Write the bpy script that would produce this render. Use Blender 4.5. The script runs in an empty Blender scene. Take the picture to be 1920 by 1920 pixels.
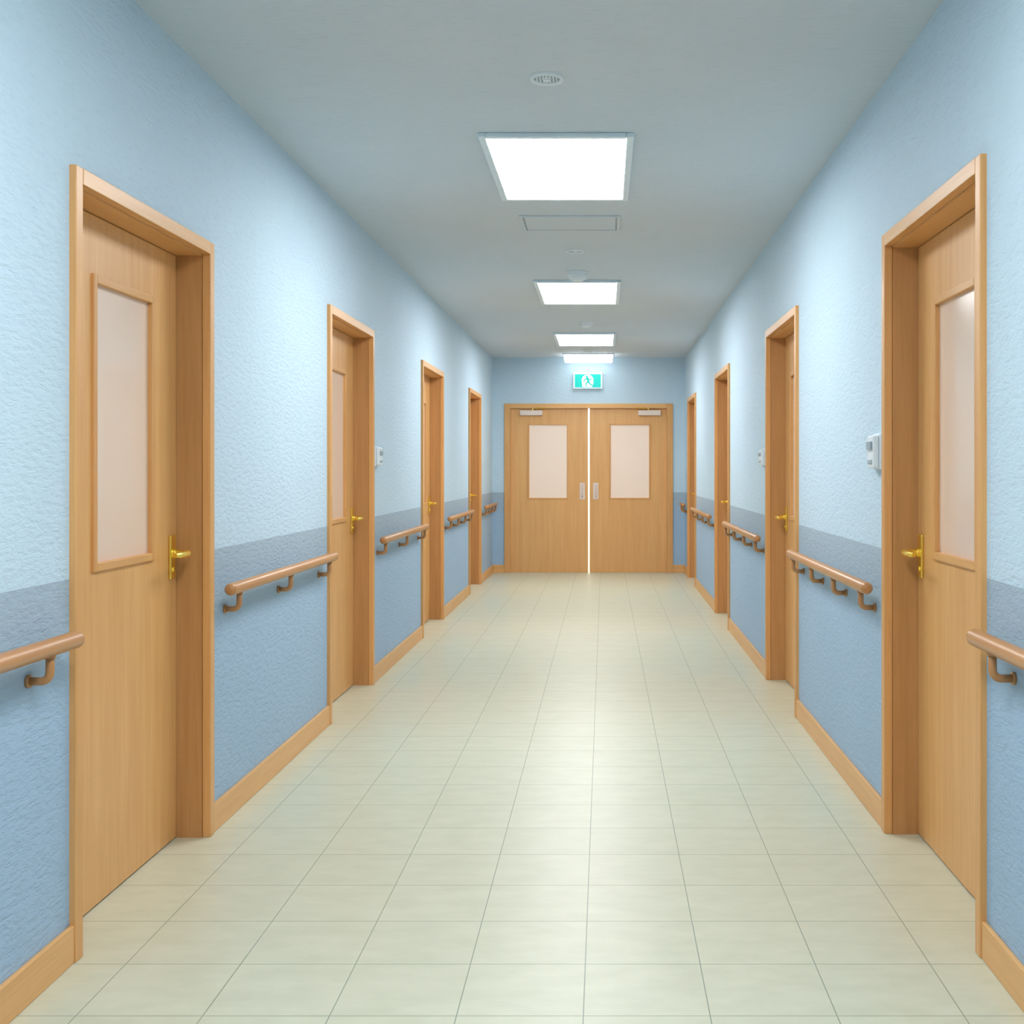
import bpy, bmesh, math
from mathutils import Vector, Matrix

F=2250.0; EYE=1.305; H=2.715; WL=-1.414; WR=1.02; END=15.15; BACK=-3.2
scene=bpy.context.scene
CX=(WL+WR)/2

# ------------------------------------------------------------ materials
def new_mat(name):
    m=bpy.data.materials.new(name); m.use_nodes=True
    nt=m.node_tree; b=nt.nodes['Principled BSDF']
    return m,nt,b
def nd(nt,t,**k):
    n=nt.nodes.new(t)
    for a,v in k.items(): setattr(n,a,v)
    return n
def mix(nt,fac,a,b,blend='MIX'):
    n=nd(nt,'ShaderNodeMix',data_type='RGBA',blend_type=blend)
    for sock,v in ((n.inputs[0],fac),(n.inputs[6],a),(n.inputs[7],b)):
        if hasattr(v,'links'): nt.links.new(v,sock)
        elif isinstance(v,(int,float)): sock.default_value=v
        else: sock.default_value=(*v,1)
    return n.outputs[2]
def math_n(nt,op,a,b=None,c=None):
    n=nd(nt,'ShaderNodeMath',operation=op)
    for i,v in enumerate((a,b,c)):
        if v is None: continue
        if hasattr(v,'links'): nt.links.new(v,n.inputs[i])
        else: n.inputs[i].default_value=v
    return n.outputs[0]
def ramp(nt,fac,lo,hi):
    n=nd(nt,'ShaderNodeMapRange'); nt.links.new(fac,n.inputs[0])
    n.inputs[1].default_value=lo; n.inputs[2].default_value=hi
    return n.outputs[0]
def noise(nt,vec,scale,detail=4,rough=.55):
    n=nd(nt,'ShaderNodeTexNoise'); n.inputs['Scale'].default_value=scale
    n.inputs['Detail'].default_value=detail; n.inputs['Roughness'].default_value=rough
    nt.links.new(vec,n.inputs['Vector']); return n.outputs['Fac']
def mapping(nt,vec,scale,rot=(0,0,0)):
    n=nd(nt,'ShaderNodeMapping'); n.inputs['Scale'].default_value=scale
    n.inputs['Rotation'].default_value=rot; nt.links.new(vec,n.inputs['Vector'])
    return n.outputs[0]
def simple(name,col,rough=.5,metal=0,coat=0,emis=None,es=0):
    m,nt,b=new_mat(name)
    b.inputs['Base Color'].default_value=(*col,1); b.inputs['Roughness'].default_value=rough
    b.inputs['Metallic'].default_value=metal; b.inputs['Coat Weight'].default_value=coat
    if emis: b.inputs['Emission Color'].default_value=(*emis,1); b.inputs['Emission Strength'].default_value=es
    return m

def stucco(name,upper,lower=None,strength=.35,split=1.015):
    m,nt,b=new_mat(name)
    pos=nd(nt,'ShaderNodeNewGeometry').outputs['Position']
    if lower is None: mp=mapping(nt,pos,(.7,2.4,1))
    else: mp=mapping(nt,pos,(1,.8,2.6),(math.radians(-18),0,0))
    n1=noise(nt,mp,26,6,.6); n2=noise(nt,mp,80,4,.6)
    hgt=math_n(nt,'ADD',math_n(nt,'MULTIPLY',ramp(nt,n1,.34,.56),1.0),math_n(nt,'MULTIPLY',n2,.45))
    bp=nd(nt,'ShaderNodeBump'); bp.inputs['Strength'].default_value=strength; bp.inputs['Distance'].default_value=.0042
    nt.links.new(hgt,bp.inputs['Height']); nt.links.new(bp.outputs[0],b.inputs['Normal'])
    if lower is None: col=mix(nt,0,upper,upper)
    else:
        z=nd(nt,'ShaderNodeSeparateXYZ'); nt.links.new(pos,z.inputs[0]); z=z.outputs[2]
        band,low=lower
        lowc=mix(nt,ramp(nt,z,.74,.94),low,band)  # lower wall colour shifts from bluer at the bottom to greyer above
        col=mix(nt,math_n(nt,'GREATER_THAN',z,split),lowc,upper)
    v=noise(nt,pos,1.3,3)
    col=mix(nt,ramp(nt,v,.3,.7),col,mix(nt,1.0,col,(.96,.97,.98),'MULTIPLY'))
    col=mix(nt,math_n(nt,'MULTIPLY',ramp(nt,n1,.42,.30),.3),col,mix(nt,1.0,col,(.78,.80,.83),'MULTIPLY'))
    nt.links.new(col,b.inputs['Base Color']); b.inputs['Roughness'].default_value=.65
    b.inputs['Specular IOR Level'].default_value=.3
    return m

def wood(name,axis,c1,c2,rough=.42):
    m,nt,b=new_mat(name)
    oc=nd(nt,'ShaderNodeTexCoord').outputs['Object']
    s=[14,14,14]; s['xyz'.index(axis)]=.9
    mp=mapping(nt,oc,tuple(s))
    n1=noise(nt,mp,1.6,5,.6)
    s2=[90,90,90]; s2['xyz'.index(axis)]=2.5
    n2=noise(nt,mapping(nt,oc,tuple(s2)),1.5,3,.6)
    col=mix(nt,ramp(nt,n1,.3,.7),c1,c2)
    col=mix(nt,math_n(nt,'MULTIPLY',ramp(nt,n2,.5,.75),.35),col,mix(nt,1.0,col,(.76,.65,.52),'MULTIPLY'))
    nt.links.new(col,b.inputs['Base Color']); b.inputs['Roughness'].default_value=rough
    b.inputs['Coat Weight'].default_value=.08; b.inputs['Coat Roughness'].default_value=.25
    return m

M={}
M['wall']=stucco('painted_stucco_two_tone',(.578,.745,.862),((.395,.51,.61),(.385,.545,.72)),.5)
M['ceil']=stucco('ceiling_plaster',(.63,.705,.77),None,.4)
WC1=(.72,.375,.130); WC2=(.80,.455,.172)
for a in 'xyz': M['wood_'+a]=wood('wood_grain_'+a,a,WC1,WC2)
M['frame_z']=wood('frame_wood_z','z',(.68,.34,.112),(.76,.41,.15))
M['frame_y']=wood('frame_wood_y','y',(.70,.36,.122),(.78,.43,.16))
M['jamb_shaded_z']=wood('jamb_wood_shaded_z','z',(.46,.225,.075),(.58,.30,.112))  # frame wood darkened: shade of the door recess painted into the colour
M['rail']=wood('rail_wood','y',(.47,.215,.075),(.57,.28,.10),.34)
M['bracket']=simple('bracket_brown',(.46,.215,.075),.35,0,.3)
M['brass']=simple('polished_brass',(.98,.76,.16),.26,1)
M['cream_metal']=simple('cream_metal',(.80,.68,.60),.4,.1)
M['white']=simple('white_plastic',(.78,.86,.92),.4)
M['grey']=simple('grey_plastic',(.32,.42,.49),.4)
M['glass']=simple('frosted_glass',(.86,.665,.53),.22,0,.35)
M['glass_end']=simple('frosted_glass_glow',(.84,.68,.56),.25,0,.3,(1,.84,.70),.08)  # faint emission painted in to brighten the opaque end-door panes
M['panel']=simple('led_panel',(.9,.9,.9),.5,0,0,(.985,.985,1.0),13)
M['panel_small']=simple('led_panel_dim',(.9,.9,.9),.5,0,0,(.95,.99,1.0),2.2)
M['panelframe']=simple('panel_frame',(.72,.84,.92),.4)
M['sign_teal']=simple('exit_sign_green',(.0,.45,.38),.5,0,0,(.0,.62,.54),.28)
M['sign_white']=simple('exit_sign_white',(.85,.9,.9),.5,0,0,(.9,1,1),.2)
M['lobby']=simple('lobby_paint',(.9,.9,.88),.6)
M['dark']=simple('dark_gap',(.05,.04,.03),.8)

# floor
m,nt,b=new_mat('vinyl_floor_tiles')
pos=nd(nt,'ShaderNodeNewGeometry').outputs['Position']
sp=nd(nt,'ShaderNodeSeparateXYZ'); nt.links.new(pos,sp.inputs[0])
def lines(v,off,pitch,w):
    u=math_n(nt,'DIVIDE',math_n(nt,'SUBTRACT',v,off-pitch*100),pitch)
    fr=math_n(nt,'FRACT',u)
    d=math_n(nt,'ABSOLUTE',math_n(nt,'SUBTRACT',fr,.5))
    return math_n(nt,'GREATER_THAN',d,.5-w/pitch/2),math_n(nt,'FLOOR',u)
gx,ix=lines(sp.outputs[0],-.05,.303,.0028)
gy,iy=lines(sp.outputs[1],3.165,.300,.0030)
g=math_n(nt,'MAXIMUM',gx,gy)
cid=nd(nt,'ShaderNodeCombineXYZ'); nt.links.new(ix,cid.inputs[0]); nt.links.new(iy,cid.inputs[1])
wn=nd(nt,'ShaderNodeTexWhiteNoise'); nt.links.new(cid.outputs[0],wn.inputs[0])
mo=noise(nt,mapping(nt,pos,(1,2,1)),7,6,.6)
fc=mix(nt,ramp(nt,mo,.35,.65),(.585,.595,.445),(.64,.645,.495))
fc=mix(nt,math_n(nt,'MULTIPLY',wn.outputs[0],.4),fc,mix(nt,1.0,fc,(.96,.96,.95),'MULTIPLY'))
fc=mix(nt,g,fc,(.25,.29,.21))
nt.links.new(fc,b.inputs['Base Color'])
nt.links.new(math_n(nt,'ADD',math_n(nt,'MULTIPLY',mo,.08),.335),b.inputs['Roughness'])
b.inputs['Specular IOR Level'].default_value=.5
bp=nd(nt,'ShaderNodeBump'); bp.inputs['Strength'].default_value=.3; bp.inputs['Distance'].default_value=.001
bp.invert=True
nt.links.new(g,bp.inputs['Height']); nt.links.new(bp.outputs[0],b.inputs['Normal'])
M['floor']=m

# ------------------------------------------------------------ helpers
def empty(name,loc):
    e=bpy.data.objects.new(name,None); e.empty_display_size=.1; e.location=loc
    scene.collection.objects.link(e); return e
def finish(name,bm,mat,parent=None,bevel=0,smooth=False,seg=2,origin=None):
    off=Vector(origin) if origin else (Vector(parent.location) if parent else Vector((0,0,0)))
    bmesh.ops.recalc_face_normals(bm,faces=bm.faces)
    bmesh.ops.translate(bm,verts=bm.verts,vec=-off)
    me=bpy.data.meshes.new(name); bm.to_mesh(me); bm.free()
    ob=bpy.data.objects.new(name,me); scene.collection.objects.link(ob)
    for mm in (mat if isinstance(mat,list) else [mat]): me.materials.append(M[mm])
    if smooth:
        for p in me.polygons: p.use_smooth=True
    if parent: ob.parent=parent
    else: ob.location=off
    if bevel:
        md=ob.modifiers.new('bevel','BEVEL'); md.width=bevel; md.segments=seg; md.limit_method='ANGLE'
    return ob
def box(bm,x0,x1,y0,y1,z0,z1,mi=0):
    x0,x1=sorted((x0,x1)); y0,y1=sorted((y0,y1)); z0,z1=sorted((z0,z1))
    vs=[bm.verts.new((x,y,z)) for x in (x0,x1) for y in (y0,y1) for z in (z0,z1)]
    for f in ((0,1,3,2),(4,6,7,5),(0,4,5,1),(2,3,7,6),(0,2,6,4),(1,5,7,3)):
        fc=bm.faces.new([vs[i] for i in f]); fc.material_index=mi
def tube(bm,pts,r,n=14,sq=(1,1),mi=0):
    pts=[Vector(p) for p in pts]; rings=[]
    rs=r if isinstance(r,list) else [r]*len(pts)
    t0=(pts[1]-pts[0]).normalized()
    ref=Vector((0,0,1)) if abs(t0.z)<.9 else Vector((0,1,0))
    u=t0.cross(ref).normalized()
    for i,p in enumerate(pts):
        t=(pts[min(i+1,len(pts)-1)]-pts[max(i-1,0)]).normalized()
        u=(u-t*u.dot(t)).normalized(); v=t.cross(u)
        rings.append([bm.verts.new(p+(u*math.cos(a)*sq[0]+v*math.sin(a)*sq[1])*rs[i]) for a in [2*math.pi*k/n for k in range(n)]])
    for a,c in zip(rings,rings[1:]):
        for k in range(n):
            f=bm.faces.new((a[k],a[(k+1)%n],c[(k+1)%n],c[k])); f.material_index=mi
    for rg in (rings[0],rings[-1]):
        f=bm.faces.new(rg); f.material_index=mi
def disc(bm,c,r,z0,z1,r2=None,n=40,mi=0):
    r2=r if r2 is None else r2
    a=[bm.verts.new((c[0]+r*math.cos(t),c[1]+r*math.sin(t),z0)) for t in [2*math.pi*k/n for k in range(n)]]
    d=[bm.verts.new((c[0]+r2*math.cos(t),c[1]+r2*math.sin(t),z1)) for t in [2*math.pi*k/n for k in range(n)]]
    for k in range(n):
        f=bm.faces.new((a[k],a[(k+1)%n],d[(k+1)%n],d[k])); f.material_index=mi
    for q in (a,d): bm.faces.new(q).material_index=mi

# ------------------------------------------------------------ door layout
LD=[(3.172,4.30,2.112),(6.12,7.30,2.148),(9.25,10.47,2.15),(12.48,13.66,2.155)]
RD=[(3.20,4.34,2.148),(6.29,7.48,2.165),(9.72,10.93,2.165),(13.30,14.5,2.155)]
TH=.2
def side_wall(name,W,s,doors):
    bm=bmesh.new(); y=BACK
    for (a,c,t) in doors:
        box(bm,W,W+s*TH,y,a,0,H); box(bm,W,W+s*TH,a,c,t,H); y=c
    box(bm,W,W+s*TH,y,END+.0,0,H)
    finish(name,bm,'wall')
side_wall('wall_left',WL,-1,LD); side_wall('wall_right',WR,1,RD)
# end wall with double-door opening
DX0,DX1,DT=-1.262,.866,2.135
bm=bmesh.new()
box(bm,WL-TH,DX0,END,END+.2,0,H); box(bm,DX1,WR+TH,END,END+.2,0,H); box(bm,DX0,DX1,END,END+.2,DT,H)
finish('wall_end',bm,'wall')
bm=bmesh.new(); box(bm,WL-TH,WR+TH,BACK-.2,BACK,0,H); finish('wall_back',bm,'wall')
bm=bmesh.new(); box(bm,WL-TH,WR+TH,BACK-.2,END+1.6,-.1,0); finish('floor',bm,'floor')
bm=bmesh.new(); box(bm,WL-TH,WR+TH,BACK-.2,END+1.6,H,H+.1); finish('ceiling',bm,'ceil')
# lobby beyond the double door (seen through the gap)
bm=bmesh.new(); box(bm,WL-TH,WR+TH,END+1.4,END+1.6,0,H); box(bm,WL-TH,WL,END+.2,END+1.4,0,H); box(bm,WR,WR+TH,END+.2,END+1.4,0,H)
finish('wall_lobby',bm,'lobby')
lt=bpy.data.lights.new('lobby_lamp','AREA'); lt.energy=60; lt.size=.8; lt.color=(1,.97,.93)
lo=bpy.data.objects.new('lobby_lamp',lt); lo.location=(CX,END+.8,H-.05); scene.collection.objects.link(lo)

# baseboards
def baseboard(name,W,s,doors):
    bm=bmesh.new(); y=BACK
    for (a,c,t) in doors+[(END,0,0)]:
        box(bm,W+s*.0,W-s*.014,y,a,0,.1); y=c
    finish(name,bm,'wood_y',bevel=.003)
baseboard('baseboard_left',WL,-1,LD); baseboard('baseboard_right',WR,1,RD)
bm=bmesh.new(); box(bm,WL+.014,DX0,END,END-.014,0,.1); box(bm,DX1,WR-.014,END,END-.014,0,.1)
finish('baseboard_end',bm,'wood_x',bevel=.003)

# ------------------------------------------------------------ side doors
dn=0
def side_door(W,s,y0,y1,top):
    global dn; dn+=1
    e=empty('door_%d'%dn,(W+s*.1,(y0+y1)/2,0))
    X=lambda d: W+s*d
    cw=.044; jw=.05
    bm=bmesh.new()
    for a,c in ((y0,y0+cw),(y1-cw,y1)): box(bm,X(-.018),X(.012),a,c,0,top)
    finish('casing_sides',bm,'frame_z',e,.003)
    bm=bmesh.new(); box(bm,X(-.0185),X(.012),y0+cw,y1-cw,top-cw,top); finish('casing_head',bm,'frame_y',e,.002)
    bm=bmesh.new()
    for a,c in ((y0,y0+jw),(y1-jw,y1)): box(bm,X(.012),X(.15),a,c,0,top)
    finish('jamb_sides',bm,'jamb_shaded_z',e)
    bm=bmesh.new(); box(bm,X(.012),X(.15),y0+jw,y1-jw,top-jw,top)
    finish('jamb_head',bm,'frame_y',e)
    a,c,t=y0+jw+.003,y1-jw-.003,top-jw-.003
    far=c; w0=far-.70; w1=far-.215; z0,z1=1.0,1.885
    d0,d1=.102,.142
    bm=bmesh.new()
    box(bm,X(d0),X(d1),a,w0,.006,t); box(bm,X(d0),X(d1),w1,c,.006,t)
    box(bm,X(d0),X(d1),w0,w1,.006,z0); box(bm,X(d0),X(d1),w0,w1,z1,t)
    finish('leaf',bm,'wood_z',e)
    bm=bmesh.new(); box(bm,X(d0+.008),X(d0+.016),w0,w1,z0,z1); finish('frosted_pane',bm,'glass',e)
    bm=bmesh.new(); tw=.026
    box(bm,X(d0-.009),X(d0+.01),w0,w0+tw,z0,z1); box(bm,X(d0-.009),X(d0+.01),w1-tw,w1,z0,z1)
    finish('window_stops_vertical',bm,'frame_z',e,.003)
    bm=bmesh.new()
    box(bm,X(d0-.009),X(d0+.01),w0+tw,w1-tw,z0,z0+tw); box(bm,X(d0-.009),X(d0+.01),w0+tw,w1-tw,z1-tw,z1)
    finish('window_stops_horizontal',bm,'frame_y',e,.003)
    # backing behind leaf so no light leaks
    bm=bmesh.new(); box(bm,X(.15),X(.16),y0,y1,0,top); finish('back_panel',bm,'dark',e)
    # handle
    hy=far-.05
    bm=bmesh.new(); box(bm,X(d0-.010),X(d0),hy-.024,hy+.024,.922,1.075); finish('handle_plate',bm,'brass',e,.004,seg=3)
    bm=bmesh.new(); hz=1.012
    tube(bm,[(X(d0-.006),hy,hz),(X(d0-.02),hy,hz)],.017,20)
    P=[]
    for d,dy in ((.0,0),(-.03,0),(-.050,-.003),(-.062,-.012),(-.067,-.03),(-.067,-.07),(-.065,-.10),(-.060,-.125)):
        P.append((X(d0+d),hy+dy,hz))
    tube(bm,P,[.0105,.0105,.0115,.013,.013,.012,.011,.008],16,(1,1))
    tube(bm,[(X(d0-.006),hy,.955),(X(d0-.014),hy,.955)],.010,16)
    finish('lever',bm,'brass',e,smooth=False,bevel=.001)
for d in LD: side_door(WL,-1,*d)
for d in RD: side_door(WR,1,*d)

# ------------------------------------------------------------ double door
e=empty('double_door',((DX0+DX1)/2,END,0))
cw=.075
bm=bmesh.new()
for a,c in ((DX0,DX0+cw),(DX1-cw,DX1)): box(bm,a,c,END-.018,END+.15,0,DT)
finish('frame_sides',bm,'frame_z',e,.003)
bm=bmesh.new(); box(bm,DX0+cw,DX1-cw,END-.0185,END+.15,DT-.06,DT); finish('frame_head',bm,'wood_x',e,.003)
mid=-.195; gap=.0095; yf=END+.03
lx=[(DX0+cw+.0015,mid-gap,-.968,-.452),(mid+gap,DX1-cw-.0015,.062,.586)]
z0,z1=.925,1.885; t=DT-.0615
for i,(a,c,w0,w1) in enumerate(lx):
    bm=bmesh.new()
    box(bm,a,w0,yf,yf+.045,.001,t); box(bm,w1,c,yf,yf+.045,.001,t)
    box(bm,w0,w1,yf,yf+.045,.001,z0); box(bm,w0,w1,yf,yf+.045,z1,t)
    finish('leaf_%d'%(i+1),bm,'wood_z',e)
    bm=bmesh.new(); box(bm,w0,w1,yf+.008,yf+.03,z0,z1); finish('frosted_pane_%d'%(i+1),bm,'glass_end',e)
    bm=bmesh.new(); tw=.02
    box(bm,w0,w0+tw,yf-.008,yf+.01,z0,z1); box(bm,w1-tw,w1,yf-.008,yf+.01,z0,z1)
    box(bm,w0+tw,w1-tw,yf-.008,yf+.01,z0,z0+tw); box(bm,w0+tw,w1-tw,yf-.008,yf+.01,z1-tw,z1)
    finish('window_stops_%d'%(i+1),bm,'frame_z',e,.003)
    px=(-.278 if i==0 else -.108)
    bm=bmesh.new(); box(bm,px-.034,px+.034,yf-.006,yf,.925,1.135)
    finish('push_plate_%d'%(i+1),bm,'cream_metal',e,.003)
    bm=bmesh.new()
    tube(bm,[(px,yf-.004,.96),(px,yf-.04,.965),(px,yf-.045,.99),(px,yf-.045,1.07),(px,yf-.04,1.095),(px,yf-.004,1.10)],.009,12)
    finish('pull_bar_%d'%(i+1),bm,'cream_metal',e,smooth=True)
    k0=-1.065 if i==0 else .428
    bm=bmesh.new(); box(bm,k0,k0+.285,yf-.05,yf,1.985,2.05)
    finish('closer_body_%d'%(i+1),bm,'cream_metal',e,.006)
    bm=bmesh.new(); kx=k0+(.16 if i==0 else .13)
    tube(bm,[(kx,yf-.03,2.045),(kx,yf-.03,2.085)],.012,12)
    tube(bm,[(kx,yf-.03,2.072),(kx+(.17 if i==0 else -.17),yf-.06,2.078),(kx+(.04 if i==0 else -.04),END-.02,2.082)],.006,8)
    finish('closer_arm_%d'%(i+1),bm,'brass',e)

# ------------------------------------------------------------ handrails
def handrail(W,s,y0,y1,n,edge=.1):
    x=W-s*.056; z=.868; r=.0225
    e=empty('handrail',(x,(y0+y1)/2,z))
    pts=[(0,.35),(.002,.58),(.006,.8),(.012,.94),(.019,1)]
    P=[(x,y0+o,z) for o,k in pts]+[(x,y1-o,z) for o,k in reversed(pts)]
    R=[r*k for o,k in pts]+[r*k for o,k in reversed(pts)]
    bm=bmesh.new(); tube(bm,P,R,28); ob=finish('rail',bm,'rail',e,smooth=True)
    bm=bmesh.new()
    for k in range(n):
        y=y0+edge+(y1-y0-2*edge)*k/max(n-1,1) if n>1 else (y0+y1)/2
        Q=[(x,y,z-r+.004),(x,y,z-r-.025)]
        cx,cz,cr=x+s*.022,z-r-.038,.022
        for j in range(0,7):
            a=math.pi+ (math.pi/2)*j/6
            Q.append((cx+s*math.cos(a)*cr,y,cz+math.sin(a)*cr))
        Q.append((W-s*.004,y,cz-cr))
        tube(bm,Q,.0105,14)
        tube(bm,[(W,y,cz-cr),(W-s*.008,y,cz-cr)],.016,18)
        tube(bm,[(x,y,z-r+.006),(x,y,z-r-.004)],.014,14)
    finish('brackets',bm,'bracket',e,smooth=True)
handrail(WL,-1,BACK+.3,3.10,8,.16)
handrail(WL,-1,4.345,6.05,3,.12)
handrail(WL,-1,7.36,9.18,3,.1)
handrail(WL,-1,10.54,12.40,4,.1)
handrail(WL,-1,13.74,END-.06,4,.1)
handrail(WR,1,BACK+.3,3.14,8,.16)
handrail(WR,1,4.39,6.24,4,.12)
handrail(WR,1,7.54,9.65,4,.12)
handrail(WR,1,11.0,13.22,4,.12)
handrail(WR,1,14.57,END-.06,2,.1)

# ------------------------------------------------------------ ceiling lights
def panel(x0,x1,y0,y1):
    e=empty('ceiling_light_panel',((x0+x1)/2,(y0+y1)/2,H)); fw=.032
    bm=bmesh.new()
    for a in ((x0,x0+fw,y0,y1),(x1-fw,x1,y0,y1),(x0+fw,x1-fw,y0,y0+fw),(x0+fw,x1-fw,y1-fw,y1)):
        box(bm,*a,H-.02,H)
    finish('frame',bm,'panelframe',e,.004)
    bm=bmesh.new(); box(bm,x0+fw,x1-fw,y0+fw,y1-fw,H-.017,H-.002); finish('diffuser',bm,'panel',e)
for y0 in (5.02,8.93,12.36,1.4,-2.0):
    panel(-.53,.125,y0,y0+1.2)
e=empty('ceiling_light_box',(CX,14.9,H))
bm=bmesh.new(); box(bm,-.505,.115,14.55,15.05,H-.016,H); finish('housing',bm,'panelframe',e,.003)
bm=bmesh.new(); box(bm,-.49,.10,14.565,15.035,H-.075,H-.016); finish('diffuser',bm,'panel_small',e,.004)
# access panel
bm=bmesh.new(); x0,x1,y0,y1=-.475,.093,6.66,7.06; fw=.02
for a in ((x0,x0+fw,y0,y1),(x1-fw,x1,y0,y1),(x0+fw,x1-fw,y0,y0+fw),(x0+fw,x1-fw,y1-fw,y1)): box(bm,*a,H-.010,H)
box(bm,x0+fw+.008,x1-fw-.008,y0+fw+.008,y1-fw-.008,H-.007,H)
e=empty('ceiling_access_panel',((x0+x1)/2,(y0+y1)/2,H)); finish('panel_and_frame',bm,'ceil',e,.002)
bm=bmesh.new(); box(bm,x0+fw,x1-fw,y0+fw,y1-fw,H-.002,H); finish('shadow_gap',bm,'grey',e)
# downlights
def downlight(x,y,r):
    e=empty('recessed_downlight',(x,y,H))
    bm=bmesh.new(); n=48
    prof=[(r,H),(r,H-.006),(r*.93,H-.012),(r*.80,H-.010),(r*.76,H-.002)]
    rings=[[bm.verts.new((x+q*math.cos(2*math.pi*k/n),y+q*math.sin(2*math.pi*k/n),z)) for k in range(n)] for q,z in prof]
    for a,c in zip(rings,rings[1:]):
        for k in range(n): bm.faces.new((a[k],a[(k+1)%n],c[(k+1)%n],c[k]))
    finish('trim_ring',bm,'white',e,smooth=True)
    bm=bmesh.new(); disc(bm,(x,y),r*.78,H-.003,H-.001); finish('reflector',bm,'grey',e)
    bm=bmesh.new()
    for k in range(-3,4): 
        l=r*.74*math.sqrt(1-(k/4)**2); box(bm,x+k*r*.19-.002,x+k*r*.19+.002,y-l,y+l,H-.008,H-.003)
    disc(bm,(x,y),r*.22,H-.012,H-.003,r*.28); finish('louvre',bm,'white',e)
downlight(-.207,4.32,.062); downlight(-.187,7.74,.062)
def smoke(x,y,r,h,name='smoke_detector'):
    e=empty(name,(x,y,H))
    bm=bmesh.new(); disc(bm,(x,y),r*.93,H-h*.35,H,r); disc(bm,(x,y),r*.72,H-h*.8,H-h*.35,r*.86); disc(bm,(x,y),r*.45,H-h,H-h*.8,r*.68)
    finish('housing',bm,'white',e,.003)
    bm=bmesh.new(); disc(bm,(x,y),r*.8,H-h*.42,H-h*.34); finish('vent_slot',bm,'grey',e)
smoke(-.19,8.57,.082,.065); smoke(-.172,11.5,.07,.05); smoke(-.19,14.2,.075,.03)

# ------------------------------------------------------------ wall devices
def device(W,s,y0,y1,z0,z1):
    e=empty('wall_device',(W,(y0+y1)/2,(z0+z1)/2))  # thermostat-like wall box with display and button
    bm=bmesh.new(); box(bm,W,W-s*.012,y0-.006,y1+.006,z0-.006,z1+.006); finish('backplate',bm,'white',e,.004)
    bm=bmesh.new(); box(bm,W-s*.012,W-s*.034,y0,y1,z0,z1); finish('body',bm,'white',e,.007,seg=3)
    zc=(z0+z1)/2
    bm=bmesh.new(); box(bm,W-s*.034,W-s*.042,y0+.015,y1-.015,zc+.008,z1-.022); finish('display',bm,'grey',e,.002)
    bm=bmesh.new(); box(bm,W-s*.034,W-s*.037,y0+.02,y1-.02,z0+.015,z0+.03); finish('button',bm,'grey',e,.001)
device(WL,-1,7.37,7.47,1.33,1.44)
device(WR,1,4.40,4.50,1.31,1.43)
device(WR,1,7.55,7.65,1.33,1.43)

# ------------------------------------------------------------ exit sign
sx0,sx1,sz0,sz1=-.392,-.022,2.318,2.522; ys=END
e=empty('exit_sign',((sx0+sx1)/2,END,(sz0+sz1)/2))
bm=bmesh.new(); box(bm,sx0,sx1,ys-.045,ys,sz0,sz1); finish('housing',bm,'panelframe',e,.004)
bm=bmesh.new(); box(bm,sx0+.022,sx1-.022,ys-.048,ys-.045,sz0+.02,sz1-.02); finish('green_face',bm,'sign_teal',e)
cx=(sx0+sx1)/2; cz=(sz0+sz1)/2
bm=bmesh.new()
pts=[(-.07,-.078),(-.078,.02),(-.06,.055),(-.03,.076),(.015,.078),(.05,.06),(.07,.025),(.07,-.03),(.055,-.078)]
f=[bm.verts.new((cx+a,ys-.0495,cz+c)) for a,c in pts]; bk=[bm.verts.new((cx+a,ys-.048,cz+c)) for a,c in pts]
bm.faces.new(f); bm.faces.new(bk)
for k in range(len(f)): bm.faces.new((f[k],f[(k+1)%len(f)],bk[(k+1)%len(f)],bk[k]))
finish('white_doorway',bm,'sign_white',e)
bm=bmesh.new()
def limb(a,c,w):
    a=Vector(a); c=Vector(c); d=(c-a).normalized(); n=Vector((-d.y,d.x))*w/2
    q=[a+n-d*w/3,c+n+d*w/3,c-n+d*w/3,a-n-d*w/3]
    bm.faces.new([bm.verts.new((cx+p.x,ys-.0515,cz+p.y)) for p in q])
hd=[bm.verts.new((cx-.012+.014*math.cos(t),ys-.0515,cz+.052+.014*math.sin(t))) for t in [2*math.pi*k/16 for k in range(16)]]
bm.faces.new(hd)
limb((-.006,.032),(.008,-.014),.026)
limb((-.006,.030),(-.036,.018),.012); limb((-.036,.018),(-.046,-.006),.012)
limb((.0,.030),(.026,.010),.012); limb((.026,.010),(.046,.022),.012)
limb((.006,-.016),(-.022,-.034),.015); limb((-.022,-.034),(-.02,-.066),.014)
limb((.010,-.016),(.030,-.042),.015); limb((.030,-.042),(.056,-.058),.014)
finish('running_figure',bm,'sign_teal',e)

# ------------------------------------------------------------ camera / world
cam=bpy.data.cameras.new('camera'); co=bpy.data.objects.new('camera',cam); scene.collection.objects.link(co)
co.location=(0,0,EYE); co.rotation_euler=(math.radians(90),0,0)
cam.sensor_width=36; cam.lens=F/1920*36; cam.shift_x=-173/1920; cam.shift_y=-80/1920; cam.clip_start=.05
scene.camera=co
w=bpy.data.worlds.new('world'); scene.world=w; w.use_nodes=True
w.node_tree.nodes['Background'].inputs[0].default_value=(.6,.75,.9,1); w.node_tree.nodes['Background'].inputs[1].default_value=.3
scene.view_settings.view_transform='Standard'; scene.view_settings.look='None'; scene.view_settings.exposure=.68
